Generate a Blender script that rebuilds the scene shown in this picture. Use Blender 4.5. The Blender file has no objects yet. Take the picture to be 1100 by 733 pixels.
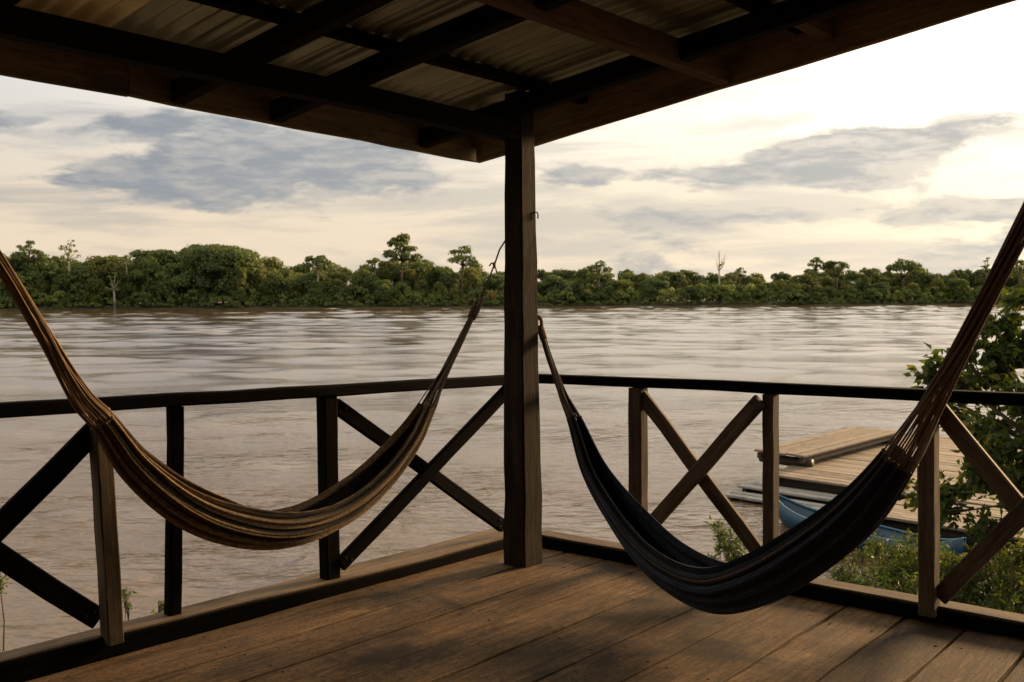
import bpy, math, random
import numpy as np
from mathutils import Matrix, Vector, noise

rad = math.radians
scene = bpy.context.scene
COL = scene.collection

# ---------------------------------------------------------------- camera
EYE = 4.6                       # metres above the river
PITCH = rad(-2.93)
ROLL = -0.0035
cam_data = bpy.data.cameras.new('camera')
cam = bpy.data.objects.new('camera', cam_data)
COL.objects.link(cam)
scene.camera = cam
cam_data.sensor_width = 36.0
cam_data.lens = 34.84
cam_data.clip_start = 0.05
cam_data.clip_end = 8000
cam_data.dof.use_dof = True
cam_data.dof.focus_distance = 5.0
cam_data.dof.aperture_fstop = 6.3
_f = Vector((0, math.cos(PITCH), math.sin(PITCH)))
_u = Vector((0, -math.sin(PITCH), math.cos(PITCH)))
_x = Vector((1, 0, 0))
_r = _x * math.cos(ROLL) + _u * math.sin(ROLL)
_up = -_x * math.sin(ROLL) + _u * math.cos(ROLL)
cam.matrix_world = Matrix(((_r.x, _up.x, -_f.x, 0), (_r.y, _up.y, -_f.y, 0), (_r.z, _up.z, -_f.z, EYE), (0, 0, 0, 1)))

# ---------------------------------------------------------------- light and sky
SUN_AZ, SUN_EL = rad(48), rad(13)
sun_dir = Vector((math.sin(SUN_AZ) * math.cos(SUN_EL), math.cos(SUN_AZ) * math.cos(SUN_EL), math.sin(SUN_EL)))
sl = bpy.data.lights.new('sun', 'SUN')
sl.energy = 5.0
sl.angle = rad(11)
sl.color = (1.0, 0.66, 0.34)
so = bpy.data.objects.new('sun', sl)
COL.objects.link(so)
so.rotation_euler = (-sun_dir).to_track_quat('-Z', 'Y').to_euler()
so.location = (60, 50, 40)

scene.view_settings.view_transform = 'Standard'
scene.view_settings.look = 'None'
scene.view_settings.gamma = 1
scene.view_settings.exposure = 1.0
scene.render.engine = 'CYCLES'


class NT:
    """small helper to write node trees"""
    def __init__(self, tree):
        self.t = tree
        self.n = tree.nodes
        self.n.clear()

    def node(self, kind, **kw):
        nd = self.n.new(kind)
        for k, v in kw.items():
            if k.startswith('i_'):
                key = k[2:]
                key = int(key) if key.isdigit() else key.replace('_', ' ')
                self.put(nd.inputs[key], v)
            else:
                setattr(nd, k, v)
        return nd

    def put(self, sock, v):
        if hasattr(v, 'is_output'):
            self.t.links.new(v, sock)
        elif hasattr(v, 'outputs'):
            self.t.links.new(v.outputs[0], sock)
        else:
            if sock.type == 'RGBA' and len(v) == 3:
                v = (*v, 1)
            sock.default_value = v

    def math(self, op, a, b=None, c=None, clamp=False):
        nd = self.n.new('ShaderNodeMath')
        nd.operation = op
        nd.use_clamp = clamp
        for i, v in enumerate((a, b, c)):
            if v is not None:
                self.put(nd.inputs[i], v)
        return nd.outputs[0]

    def vmath(self, op, a, b=None):
        nd = self.n.new('ShaderNodeVectorMath')
        nd.operation = op
        self.put(nd.inputs[0], a)
        if b is not None:
            self.put(nd.inputs[1], b)
        return nd.outputs[1] if op in ('DOT_PRODUCT', 'LENGTH') else nd.outputs[0]

    def mix(self, f, a, b, blend='MIX'):
        nd = self.n.new('ShaderNodeMix')
        nd.data_type = 'RGBA'
        nd.blend_type = blend
        self.put(nd.inputs[0], f)
        self.put(nd.inputs[6], a)
        self.put(nd.inputs[7], b)
        return nd.outputs[2]

    def ramp(self, f, stops):
        nd = self.n.new('ShaderNodeValToRGB')
        els = nd.color_ramp.elements
        while len(els) < len(stops):
            els.new(0.5)
        for e, (p, c) in zip(els, stops):
            e.position = p
            e.color = (*c, 1) if len(c) == 3 else c
        self.put(nd.inputs[0], f)
        return nd.outputs[0]

    def smooth(self, v, lo, hi):
        nd = self.n.new('ShaderNodeMapRange')
        nd.interpolation_type = 'SMOOTHSTEP'
        self.put(nd.inputs[0], v)
        nd.inputs[1].default_value = lo
        nd.inputs[2].default_value = hi
        return nd.outputs[0]

    def noise(self, vec, scale, detail=4, rough=0.55, dist=0.0):
        nd = self.n.new('ShaderNodeTexNoise')
        self.put(nd.inputs['Vector'], vec)
        nd.inputs['Scale'].default_value = scale
        nd.inputs['Detail'].default_value = detail
        nd.inputs['Roughness'].default_value = rough
        nd.inputs['Distortion'].default_value = dist
        return nd.outputs[0]

    def scale(self, vec, s):
        nd = self.n.new('ShaderNodeMapping')
        self.put(nd.inputs[0], vec)
        nd.inputs['Scale'].default_value = s
        return nd.outputs[0]


world = bpy.data.worlds.new('World')
scene.world = world
world.use_nodes = True
w = NT(world.node_tree)
tc = w.node('ShaderNodeTexCoord')
D = tc.outputs['Generated']
sep = w.node('ShaderNodeSeparateXYZ', i_0=D)
dx, dy, dz = sep.outputs
sky = w.node('ShaderNodeTexSky', sky_type='NISHITA', sun_disc=False, sun_elevation=SUN_EL,
             sun_rotation=SUN_AZ, altitude=100, air_density=1.0, dust_density=2.5, ozone_density=1.0)
az = w.math('ARCTAN2', dx, dy)
# the glow of the veiled sun
gl = w.math('MAXIMUM', w.vmath('DOT_PRODUCT', D, tuple(sun_dir)), 0.0)
g1 = w.math('POWER', gl, 2.2)
g2 = w.math('POWER', gl, 9.0)
# high thin veil, cream low down and paler blue higher up
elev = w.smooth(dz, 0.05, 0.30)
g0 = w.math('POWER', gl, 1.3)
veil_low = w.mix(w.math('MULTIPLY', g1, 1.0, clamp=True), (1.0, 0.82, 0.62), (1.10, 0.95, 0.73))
veil_high = w.mix(g0, (0.26, 0.44, 0.66), (2.6, 2.3, 1.85))  # sun side brightened, mainly behind the roof, for the river's reflection
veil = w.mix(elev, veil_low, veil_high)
veil = w.mix(w.smooth(dz, 0.15, 0.42), veil, (2.05, 1.80, 1.42))     # bright overcast overhead, out of view, raised to brighten the river
veil = w.mix(w.math('MULTIPLY', g2, 0.28), veil, (1.55, 1.45, 1.25), 'ADD')
nsky = w.vmath('MULTIPLY', sky.outputs[0], (0.075, 0.075, 0.075))
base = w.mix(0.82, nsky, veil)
# broken layers of grey-blue cloud
n1 = w.noise(w.scale(D, (1, 1, 3.2)), 5.5, 10, 0.60, 0.25)
n2 = w.noise(w.scale(D, (1, 1, 7.5)), 4.2, 9, 0.60, 0.35)
n3 = w.noise(w.scale(D, (1, 1, 4.5)), 17.0, 7, 0.62, 0.3)


def bump(a0, e0, sa, se, tilt=0.0):
    u = w.math('SUBTRACT', az, rad(a0))
    v = w.math('SUBTRACT', w.math('SUBTRACT', dz, math.sin(rad(e0))), w.math('MULTIPLY', u, tilt))
    u = w.math('POWER', w.math('ABSOLUTE', w.math('DIVIDE', u, rad(sa))), 2.0)
    v = w.math('POWER', w.math('ABSOLUTE', w.math('DIVIDE', v, rad(se))), 2.0)
    return w.math('EXPONENT', w.math('MULTIPLY', w.math('ADD', u, v), -1.0))


bank_l = w.math('ADD', w.math('ADD', bump(-18.5, 6.3, 9.0, 1.25), bump(-11.5, 7.9, 6.0, 1.2)), w.math('MULTIPLY', bump(-25.0, 8.6, 8.0, 0.9), 0.85))
bank_r = w.math('ADD', w.math('ADD', bump(21.5, 7.8, 8.0, 1.25, 0.05), bump(12.5, 6.4, 9.0, 0.95)), w.math('MULTIPLY', bump(18.0, 4.2, 14.0, 0.8), 0.75))
clear = w.math('ADD', bump(8.0, 13.0, 40.0, 3.6), bump(-22.0, 2.8, 16.0, 1.0))
d1 = w.math('ADD', n1, w.math('MULTIPLY', w.math('ADD', bank_l, bank_r), 0.23))
d1 = w.math('ADD', d1, w.math('MULTIPLY', w.math('SUBTRACT', n3, 0.5), 0.24))
d1 = w.math('SUBTRACT', d1, w.math('MULTIPLY', clear, 0.16))
m1 = w.smooth(d1, 0.535, 0.645)
m2 = w.math('MULTIPLY', w.smooth(n2, 0.42, 0.62), 0.85)
# fibres inside the thick cloud
cloud_c = w.mix(w.math('MULTIPLY', g1, 1.15, clamp=True), (0.245, 0.285, 0.335), (0.57, 0.555, 0.52))
cloud_l = w.mix(w.smooth(n3, 0.38, 0.66), cloud_c, w.mix(0.38, cloud_c, base))
thin_c = w.mix(0.5, cloud_c, base)
c = w.mix(m2, base, thin_c)
c = w.mix(w.math('MULTIPLY', m1, 0.95), c, cloud_l)
below = w.smooth(dz, -0.02, 0.0)
c = w.mix(below, (0.25, 0.21, 0.16), c)
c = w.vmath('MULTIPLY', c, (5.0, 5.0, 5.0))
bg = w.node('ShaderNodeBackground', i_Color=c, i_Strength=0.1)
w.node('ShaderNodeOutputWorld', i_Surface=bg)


# ---------------------------------------------------------------- materials
def new_mat(name):
    m = bpy.data.materials.new(name)
    m.use_nodes = True
    return m, NT(m.node_tree)


def finish(nt, bsdf):
    nt.node('ShaderNodeOutputMaterial', i_Surface=bsdf)


def wood(name, dark, light, rough=0.7, worn=None, bump_s=0.5, stain=0.0, spec=0.12, vary=0.45):
    """weathered timber, grain along the object's own x axis"""
    m, t = new_mat(name)
    tc = t.node('ShaderNodeTexCoord')
    oi = t.node('ShaderNodeObjectInfo')
    off = t.vmath('MULTIPLY', oi.outputs['Random'], (37.0, 61.0, 23.0))
    v = t.vmath('ADD', tc.outputs['Object'], off)
    grain = t.noise(t.scale(v, (0.9, 16, 16)), 3.0, 8, 0.62, 0.6)
    fine = t.noise(t.scale(v, (5.0, 75, 75)), 3.0, 6, 0.7)
    blot = t.noise(t.scale(v, (1.0, 2.2, 2.2)), 2.4, 5, 0.6)
    k = t.math('ADD', t.math('MULTIPLY', grain, 0.5), t.math('MULTIPLY', fine, 0.5))
    col = t.mix(t.smooth(k, 0.34, 0.64), dark, light)
    col = t.mix(t.math('MULTIPLY', t.smooth(blot, 0.50, 0.72), 0.65), col, tuple(0.45 * a for a in dark))
    if worn:
        wn = t.noise(t.scale(v, (1.6, 9, 9)), 1.7, 7, 0.7)
        col = t.mix(t.math('MULTIPLY', t.smooth(wn, 0.55, 0.72), 0.75), col, worn)
    if stain:
        ps = t.node('ShaderNodeNewGeometry').outputs['Position']
        s1 = t.noise(ps, 1.7, 6, 0.65, 0.4)
        col = t.mix(t.math('MULTIPLY', t.smooth(s1, 0.50, 0.66), stain), col, tuple(0.5 * a for a in dark))
        s2 = t.noise(ps, 30.0, 5, 0.7)
        sc = t.noise(t.scale(ps, (1, 1, 1)), 60.0, 4, 0.75)
        col = t.mix(t.math('MULTIPLY', t.smooth(sc, 0.40, 0.62), 0.45), col, tuple(0.30 * a for a in dark))
        col = t.mix(t.math('MULTIPLY', t.smooth(s2, 0.58, 0.68), 0.7), col, tuple(0.35 * a for a in dark))
    tint = t.math('ADD', t.math('MULTIPLY', oi.outputs['Random'], vary), 1.0 - vary / 2)
    col = t.vmath('MULTIPLY', col, t.node('ShaderNodeCombineXYZ', i_0=tint, i_1=tint, i_2=tint).outputs[0])
    bp = t.node('ShaderNodeBump', i_Strength=bump_s, i_Distance=0.006,
                i_Height=t.math('ADD', t.math('MULTIPLY', grain, 0.7), t.math('MULTIPLY', fine, 0.5)))
    b = t.node('ShaderNodeBsdfPrincipled', i_Base_Color=col, i_Normal=bp,
               i_Roughness=t.math('ADD', t.math('MULTIPLY', fine, 0.3), rough - 0.15))
    b.inputs['Specular IOR Level'].default_value = spec
    finish(t, b)
    return m


M = {}
M['floor'] = wood('deck_plank_wood', (0.036, 0.021, 0.009), (0.152, 0.085, 0.034), 0.8, (0.24, 0.150, 0.066), 1.0, stain=0.9, vary=0.75)
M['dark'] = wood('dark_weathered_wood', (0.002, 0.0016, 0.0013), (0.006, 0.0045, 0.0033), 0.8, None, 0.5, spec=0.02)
M['brown'] = wood('brown_rail_wood', (0.045, 0.032, 0.020), (0.13, 0.092, 0.057), 0.75, None, 0.5)
M['grey'] = wood('greyed_post_wood', (0.042, 0.030, 0.018), (0.115, 0.080, 0.045), 0.75, None, 0.5)
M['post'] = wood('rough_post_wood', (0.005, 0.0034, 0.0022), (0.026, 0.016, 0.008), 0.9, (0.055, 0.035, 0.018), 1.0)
M['sill'] = wood('sill_wood', (0.045, 0.030, 0.017), (0.15, 0.10, 0.055), 0.75, (0.03, 0.022, 0.015), 0.7)
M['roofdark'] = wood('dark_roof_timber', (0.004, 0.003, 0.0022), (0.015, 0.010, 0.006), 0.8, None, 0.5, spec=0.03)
M['roofbrown'] = wood('brown_roof_timber', (0.036, 0.019, 0.009), (0.105, 0.056, 0.026), 0.75, None, 0.5)
M['fascia'] = wood('fascia_board_wood', (0.10, 0.072, 0.045), (0.27, 0.195, 0.12), 0.75, None, 0.6)
M['dock'] = wood('dock_plank_wood', (0.10, 0.080, 0.062), (0.26, 0.207, 0.155), 0.75, None, 0.5)
M['dockgrey'] = wood('grey_dock_board', (0.12, 0.12, 0.115), (0.30, 0.29, 0.275), 0.7, None, 0.4)


def sheet_mat(name, c0, c1):
    m, t = new_mat(name)
    ps = t.node('ShaderNodeTexCoord').outputs['Object']
    oi = t.node('ShaderNodeObjectInfo')
    v = t.vmath('ADD', ps, t.vmath('MULTIPLY', oi.outputs['Random'], (31.0, 17.0, 5.0)))
    a = t.noise(t.scale(v, (6, 1.0, 1)), 1.5, 7, 0.65)
    b_ = t.noise(v, 9.0, 5, 0.6)
    col = t.mix(t.math('MULTIPLY', t.smooth(a, 0.35, 0.68), 0.6), c0, c1)
    col = t.mix(t.math('MULTIPLY', t.smooth(b_, 0.56, 0.74), 0.3), col, (0.10, 0.045, 0.018))
    b = t.node('ShaderNodeBsdfPrincipled', i_Base_Color=col, i_Roughness=0.36, i_Metallic=0.5)
    finish(t, b)
    return m


M['tin_old'] = sheet_mat('yellowed_tin', (0.42, 0.30, 0.15), (0.62, 0.48, 0.27))
M['tin'] = sheet_mat('grey_tin', (0.21, 0.205, 0.165), (0.38, 0.365, 0.30))


def cloth(name, stops, weave=0.35):
    m, t = new_mat(name)
    uv = t.node('ShaderNodeUVMap').outputs[0]
    sp = t.node('ShaderNodeSeparateXYZ', i_0=uv)
    u, v = sp.outputs[0], sp.outputs[1]
    wob = t.noise(t.scale(uv, (6, 40, 1)), 1.0, 3, 0.5)
    vv = t.math('ADD', v, t.math('MULTIPLY', t.math('SUBTRACT', wob, 0.5), 0.012))
    fr = t.math('FRACT', t.math('MULTIPLY', vv, 3.0))
    rp = t.node('ShaderNodeValToRGB')
    rp.color_ramp.interpolation = 'CONSTANT'
    els = rp.color_ramp.elements
    while len(els) < len(stops):
        els.new(0.5)
    for e, (p, c) in zip(els, stops):
        e.position = p
        e.color = (*c, 1)
    t.put(rp.inputs[0], fr)
    slub = t.noise(t.scale(uv, (170, 38, 1)), 1.0, 4, 0.7)
    thr = t.noise(t.scale(uv, (12, 330, 1)), 1.0, 3, 0.6)
    fade = t.noise(t.scale(uv, (7, 9, 1)), 1.0, 4, 0.6)
    f = t.math('ADD', t.math('ADD', t.math('MULTIPLY', t.smooth(slub, 0.32, 0.68), 0.8), t.math('MULTIPLY', t.smooth(thr, 0.3, 0.7), 0.8)), t.math('MULTIPLY', fade, 0.5))
    f = t.math('SUBTRACT', f, 0.12)
    col = t.vmath('MULTIPLY', rp.outputs[0], t.node('ShaderNodeCombineXYZ', i_0=f, i_1=f, i_2=f).outputs[0])
    h = t.math('ADD', t.math('MULTIPLY', slub, 0.8), t.math('MULTIPLY', thr, 0.5))
    bp = t.node('ShaderNodeBump', i_Strength=1.0, i_Distance=0.007, i_Height=h)
    b = t.node('ShaderNodeBsdfPrincipled', i_Base_Color=col, i_Roughness=0.9, i_Normal=bp)
    b.inputs['Specular IOR Level'].default_value = 0.05
    b.inputs['Sheen Weight'].default_value = 0.08
    b.inputs['Sheen Roughness'].default_value = 0.5
    finish(t, b)
    return m


M['cloth_tan'] = cloth('ochre_striped_cloth', [(0, (0.19, 0.122, 0.062)), (0.13, (0.045, 0.032, 0.022)), (0.21, (0.14, 0.092, 0.047)),
                       (0.34, (0.030, 0.022, 0.016)), (0.50, (0.21, 0.14, 0.07)), (0.62, (0.10, 0.065, 0.034)), (0.74, (0.035, 0.026, 0.018)),
                       (0.83, (0.165, 0.108, 0.053)), (0.93, (0.055, 0.038, 0.025))])
M['cloth_navy'] = cloth('navy_striped_cloth', [(0, (0.026, 0.030, 0.042)), (0.15, (0.10, 0.058, 0.042)), (0.20, (0.020, 0.024, 0.038)),
                        (0.36, (0.040, 0.050, 0.074)), (0.48, (0.018, 0.019, 0.026)), (0.60, (0.09, 0.056, 0.044)), (0.65, (0.024, 0.028, 0.038)),
                        (0.82, (0.034, 0.032, 0.036)), (0.90, (0.014, 0.017, 0.028))])


def plain(name, col, rough=0.8, var=0.35, scale=20.0, spec=0.3, metallic=0.0):
    m, t = new_mat(name)
    ps = t.node('ShaderNodeTexCoord').outputs['Object']
    n = t.noise(ps, scale, 5, 0.6)
    c = t.mix(n, tuple(a * (1 - var) for a in col), tuple(a * (1 + var) for a in col))
    bp = t.node('ShaderNodeBump', i_Strength=0.3, i_Distance=0.004, i_Height=n)
    b = t.node('ShaderNodeBsdfPrincipled', i_Base_Color=c, i_Roughness=rough, i_Normal=bp, i_Metallic=metallic)
    b.inputs['Specular IOR Level'].default_value = spec
    finish(t, b)
    return m


M['cord_tan'] = plain('tan_cord', (0.155, 0.098, 0.048), 0.9, 0.5, 60)
M['cord_dark'] = plain('brown_cord', (0.090, 0.062, 0.040), 0.9, 0.5, 60)
M['rope'] = plain('grey_rope', (0.11, 0.085, 0.06), 0.9, 0.4, 80)
M['rust'] = plain('rusty_nail', (0.03, 0.018, 0.012), 0.7, 0.4, 90)
M['bark'] = plain('tree_bark', (0.075, 0.058, 0.042), 0.9, 0.5, 3)
M['bark_pale'] = plain('pale_bark', (0.27, 0.24, 0.19), 0.9, 0.4, 3)
M['boat'] = plain('blue_boat_paint', (0.006, 0.040, 0.080), 0.45, 0.25, 6, 0.4)
M['boat_rim'] = plain('faded_blue_boat_rim', (0.025, 0.085, 0.14), 0.5, 0.3, 6, 0.4)
M['boat_in'] = plain('boat_inside_wood', (0.05, 0.06, 0.07), 0.8, 0.3, 6)
M['float'] = plain('dark_wet_log', (0.03, 0.024, 0.018), 0.6, 0.4, 5)
M['straw'] = plain('dry_brown_branches', (0.26, 0.15, 0.07), 0.9, 0.4, 3)


def leaf_mat(name, c0, c1, c2, trans=0.35, scale=0.12, hue=None):
    m, t = new_mat(name)
    ps = t.node('ShaderNodeNewGeometry').outputs['Position']
    n = t.noise(ps, scale, 5, 0.65)
    n2 = t.noise(ps, scale * 9, 3, 0.6)
    k = t.math('ADD', t.math('MULTIPLY', n, 0.65), t.math('MULTIPLY', n2, 0.35))
    col = t.ramp(k, [(0.33, c0), (0.52, c1), (0.70, c2)])
    at = t.node('ShaderNodeAttribute', attribute_name='tint')
    col = t.vmath('MULTIPLY', col, at.outputs['Color'])
    d = t.node('ShaderNodeBsdfPrincipled', i_Base_Color=col, i_Roughness=0.6)
    d.inputs['Specular IOR Level'].default_value = 0.25
    tr = t.node('ShaderNodeBsdfTranslucent', i_Color=t.vmath('MULTIPLY', col, (1.5, 1.35, 0.6)))
    mx = t.node('ShaderNodeMixShader', i_0=trans, i_1=d, i_2=tr)
    finish(t, mx)
    return m


M['leaf_far'] = leaf_mat('far_forest_leaves', (0.042, 0.066, 0.024), (0.082, 0.115, 0.036), (0.16, 0.175, 0.052), 0.36, 0.10)
M['leaf_tree'] = leaf_mat('broad_leaves', (0.018, 0.034, 0.010), (0.038, 0.062, 0.014), (0.10, 0.108, 0.020), 0.50, 1.2)
M['leaf_bush'] = leaf_mat('bush_leaves', (0.024, 0.044, 0.011), (0.045, 0.074, 0.016), (0.10, 0.125, 0.028), 0.40, 2.0)

# water
mw, t = new_mat('river_water')
ps = t.node('ShaderNodeNewGeometry').outputs['Position']
rip = t.noise(t.scale(ps, (0.75, 1.35, 1)), 3.0, 4, 0.6, 0.4)
mid = t.noise(t.scale(ps, (0.55, 1.0, 1)), 0.95, 4, 0.6, 0.6)
patch = t.noise(t.scale(ps, (0.22, 1.0, 1)), 0.035, 5, 0.65, 1.2)
streak = t.noise(t.scale(ps, (0.10, 1.0, 1)), 0.16, 5, 0.65, 0.6)
amp = t.math('ADD', t.math('MULTIPLY', t.smooth(t.math('ADD', t.math('MULTIPLY', patch, 0.5), t.math('MULTIPLY', streak, 0.5)), 0.40, 0.60), 0.62), 0.30)
hh = t.math('ADD', t.math('MULTIPLY', rip, 0.034), t.math('MULTIPLY', mid, 0.052))
yy = t.node('ShaderNodeSeparateXYZ', i_0=ps).outputs[1]
lee = t.math('ADD', t.math('MULTIPLY', t.smooth(yy, 75.0, 12.0), 1.2), 0.5)   # choppier along the near bank
hh = t.math('MULTIPLY', t.math('MULTIPLY', hh, amp), lee)
chop = t.noise(t.scale(ps, (0.55, 1.25, 1)), 1.7, 3, 0.5, 0.3)
chop = t.math('ADD', chop, t.math('MULTIPLY', t.noise(t.scale(ps, (0.45, 1.1, 1)), 4.2, 3, 0.55, 0.2), 0.35))
hh = t.math('ADD', hh, t.math('MULTIPLY', chop, t.math('MULTIPLY', t.smooth(yy, 60.0, 9.0), 0.15)))
bp = t.node('ShaderNodeBump', i_Strength=1.0, i_Distance=1.0, i_Height=hh)
silt = t.mix(t.smooth(patch, 0.3, 0.7), (0.070, 0.044, 0.025), (0.10, 0.064, 0.036))
b = t.node('ShaderNodeBsdfPrincipled', i_Base_Color=silt, i_Roughness=0.06, i_IOR=1.33, i_Normal=bp)
finish(t, b)
M['water'] = mw

mg, t = new_mat('river_bank_earth')
ps = t.node('ShaderNodeNewGeometry').outputs['Position']
n = t.noise(ps, 1.1, 7, 0.65)
col = t.mix(t.smooth(n, 0.4, 0.62), (0.085, 0.058, 0.036), (0.045, 0.060, 0.020))
bp = t.node('ShaderNodeBump', i_Strength=0.8, i_Distance=0.08, i_Height=n)
finish(t, t.node('ShaderNodeBsdfPrincipled', i_Base_Color=col, i_Roughness=0.9, i_Normal=bp))
M['earth'] = mg


# ---------------------------------------------------------------- object helpers
WM = {}         # world matrix of every object we place


def put(o, mat, parent=None):
    """give o the world matrix mat, as a child of parent when there is one"""
    WM[o.name] = mat.copy()
    if parent is not None:
        o.parent = parent
        o.matrix_basis = WM[parent.name].inverted() @ mat
    else:
        o.matrix_basis = mat
    return o


def empty(name, mat, label=None, cat=None, group=None, kind=None):
    o = bpy.data.objects.new(name, None)
    o.empty_display_size = 0.1
    COL.objects.link(o)
    put(o, mat)
    return tag(o, label, cat, group, kind)


def tag(o, label=None, cat=None, group=None, kind=None):
    for k, v in (('label', label), ('category', cat), ('group', group), ('kind', kind)):
        if v:
            o[k] = v
    return o


def make_mesh(name, verts, faces, mat=None, smooth=False):
    me = bpy.data.meshes.new(name)
    me.from_pydata([tuple(v) for v in verts], [], [tuple(f) for f in faces])
    if mat is not None:
        me.materials.append(mat)
    if smooth:
        me.polygons.foreach_set('use_smooth', [True] * len(me.polygons))
    me.update()
    return me


def obj(name, me, mat4, parent=None):
    o = bpy.data.objects.new(name, me)
    COL.objects.link(o)
    return put(o, mat4, parent)


# the whole platform leans a little towards the river
YAW = 0.737
DCA, DCB, DH = 0.103, 5.851, 1.275
_s, _c = math.sin(YAW), math.cos(YAW)
TD = (Matrix.Translation((0, 0, EYE)) @ Matrix.Rotation(rad(-2.93 + 0.816), 4, 'X') @
      Matrix(((-_s, _c, 0, DCA), (-_c, -_s, 0, DCB), (0, 0, 1, -DH), (0, 0, 0, 1))))
ID = Matrix.Identity(4)


def frame(p0, p1, up):
    p0, p1 = Vector(p0), Vector(p1)
    x = (p1 - p0).normalized()
    y = Vector(up).cross(x).normalized()
    z = x.cross(y)
    return Matrix(((x.x, y.x, z.x, p0.x), (x.y, y.y, z.y, p0.y), (x.z, y.z, z.z, p0.z), (0, 0, 0, 1))), (p1 - p0).length


rs = random.Random(7)


def beam(name, p0, p1, w_, h_, mat, parent=None, base=TD, up=(0, 0, 1), w1=None, h1=None, cham=0.006, seg=6, jit=0.0025, sag=0.0):
    """squared timber from p0 to p1: w across, h along 'up'; slightly uneven, chamfered"""
    fr, L = frame(p0, p1, up)
    w1 = w_ if w1 is None else w1
    h1 = h_ if h1 is None else h1
    vs, fs = [], []
    for i in range(seg + 1):
        k = i / seg
        a, b = (w_ + (w1 - w_) * k) / 2, (h_ + (h1 - h_) * k) / 2
        ch = min(cham, a * 0.5, b * 0.5)
        oy, oz = rs.uniform(-jit, jit), rs.uniform(-jit, jit) - sag * 4 * k * (1 - k)
        for (y, z) in ((-a + ch, -b), (a - ch, -b), (a, -b + ch), (a, b - ch), (a - ch, b), (-a + ch, b), (-a, b - ch), (-a, -b + ch)):
            vs.append((L * k, y + oy + rs.uniform(-jit, jit) * 0.5, z + oz + rs.uniform(-jit, jit) * 0.5))
    for i in range(seg):
        for j in range(8):
            j2 = (j + 1) % 8
            fs.append((i * 8 + j, i * 8 + j2, i * 8 + 8 + j2, i * 8 + 8 + j))
    fs.append(tuple(range(7, -1, -1)))
    fs.append(tuple(seg * 8 + j for j in range(8)))
    return obj(name, make_mesh(name, vs, fs, mat), base @ fr, parent)


def tube_data(pts, radii, n=8, cap=True, voff=0):
    pts = [Vector(p) for p in pts]
    vs, fs = [], []
    up = Vector((0.13, 0.21, 0.97))
    prev = None
    for i, p in enumerate(pts):
        t_ = (pts[min(i + 1, len(pts) - 1)] - pts[max(i - 1, 0)]).normalized()
        if prev is None:
            a = t_.cross(up)
            if a.length < 1e-3:
                a = t_.cross(Vector((1, 0, 0)))
            a.normalize()
        else:
            a = (prev - t_ * prev.dot(t_)).normalized()
        prev = a
        b_ = t_.cross(a)
        r = radii[i] if hasattr(radii, '__len__') else radii
        for j in range(n):
            an = 2 * math.pi * j / n
            vs.append(p + a * (math.cos(an) * r) + b_ * (math.sin(an) * r))
    for i in range(len(pts) - 1):
        for j in range(n):
            j2 = (j + 1) % n
            fs.append((voff + i * n + j, voff + i * n + j2, voff + i * n + n + j2, voff + i * n + n + j))
    if cap:
        fs.append(tuple(voff + j for j in range(n - 1, -1, -1)))
        fs.append(tuple(voff + (len(pts) - 1) * n + j for j in range(n)))
    return vs, fs


def tubes(name, chains, mat, parent, base, n=6):
    vs, fs = [], []
    for pts, r in chains:
        v, f = tube_data(pts, r, n, True, len(vs))
        vs += v
        fs += f
    return obj(name, make_mesh(name, vs, fs, mat, True), base, parent)


# ---------------------------------------------------------------- terrain and river
def ssm(a, b, x):
    k = min(1, max(0, (x - a) / (b - a)))
    return k * k * (3 - 2 * k)


def far_line(x):
    return 257.4 + (x + 132.9) * 0.1158


def near_line(x):
    return 8.6 + 3.2 * ssm(4.5, 10, x) + 0.5 * math.sin(x * 0.7) + 6.0 * ssm(14, 40, x) - 1.0 * ssm(-3, -12, x)


def ground_z(x, y):
    nl, fl = near_line(x), far_line(x)
    if y < nl:
        d = nl - y
        return 0.02 + 1.5 * ssm(0, 9, d) + 0.8 * ssm(8, 40, d)
    if y > fl:
        d = y - fl
        return 0.02 + 1.1 * ssm(0, 10, d) + 4 * ssm(60, 900, d)
    return -1.6 * min(ssm(0, 8, y - nl), ssm(0, 14, fl - y))


def axis(vals):
    return sorted(set(vals))


gx = axis([-3000, -1800, -1000, -600, -400, -300] + list(range(-240, 241, 20)) + list(range(-40, 41, 4)) + [x * 0.8 for x in range(-14, 18)] + [300, 400, 600, 1000, 1800, 3000])
gy = axis([-200, -80, -40, -20, -10, -5] + [y * 0.7 for y in range(-4, 32)] + [25, 30, 40, 60, 100, 160, 200] + list(range(220, 320, 4)) + [340, 380, 440, 520, 700, 1000, 1600, 3000, 5000])
vs = [(x, y, ground_z(x, y) + 0.06 * noise.noise(Vector((x * 0.6, y * 0.6, 0)))) for y in gy for x in gx]
nx = len(gx)
fs = [(j * nx + i, j * nx + i + 1, (j + 1) * nx + i + 1, (j + 1) * nx + i) for j in range(len(gy) - 1) for i in range(nx - 1)]
tag(obj('ground', make_mesh('ground', vs, fs, M['earth'], True), ID), kind='structure')
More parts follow.
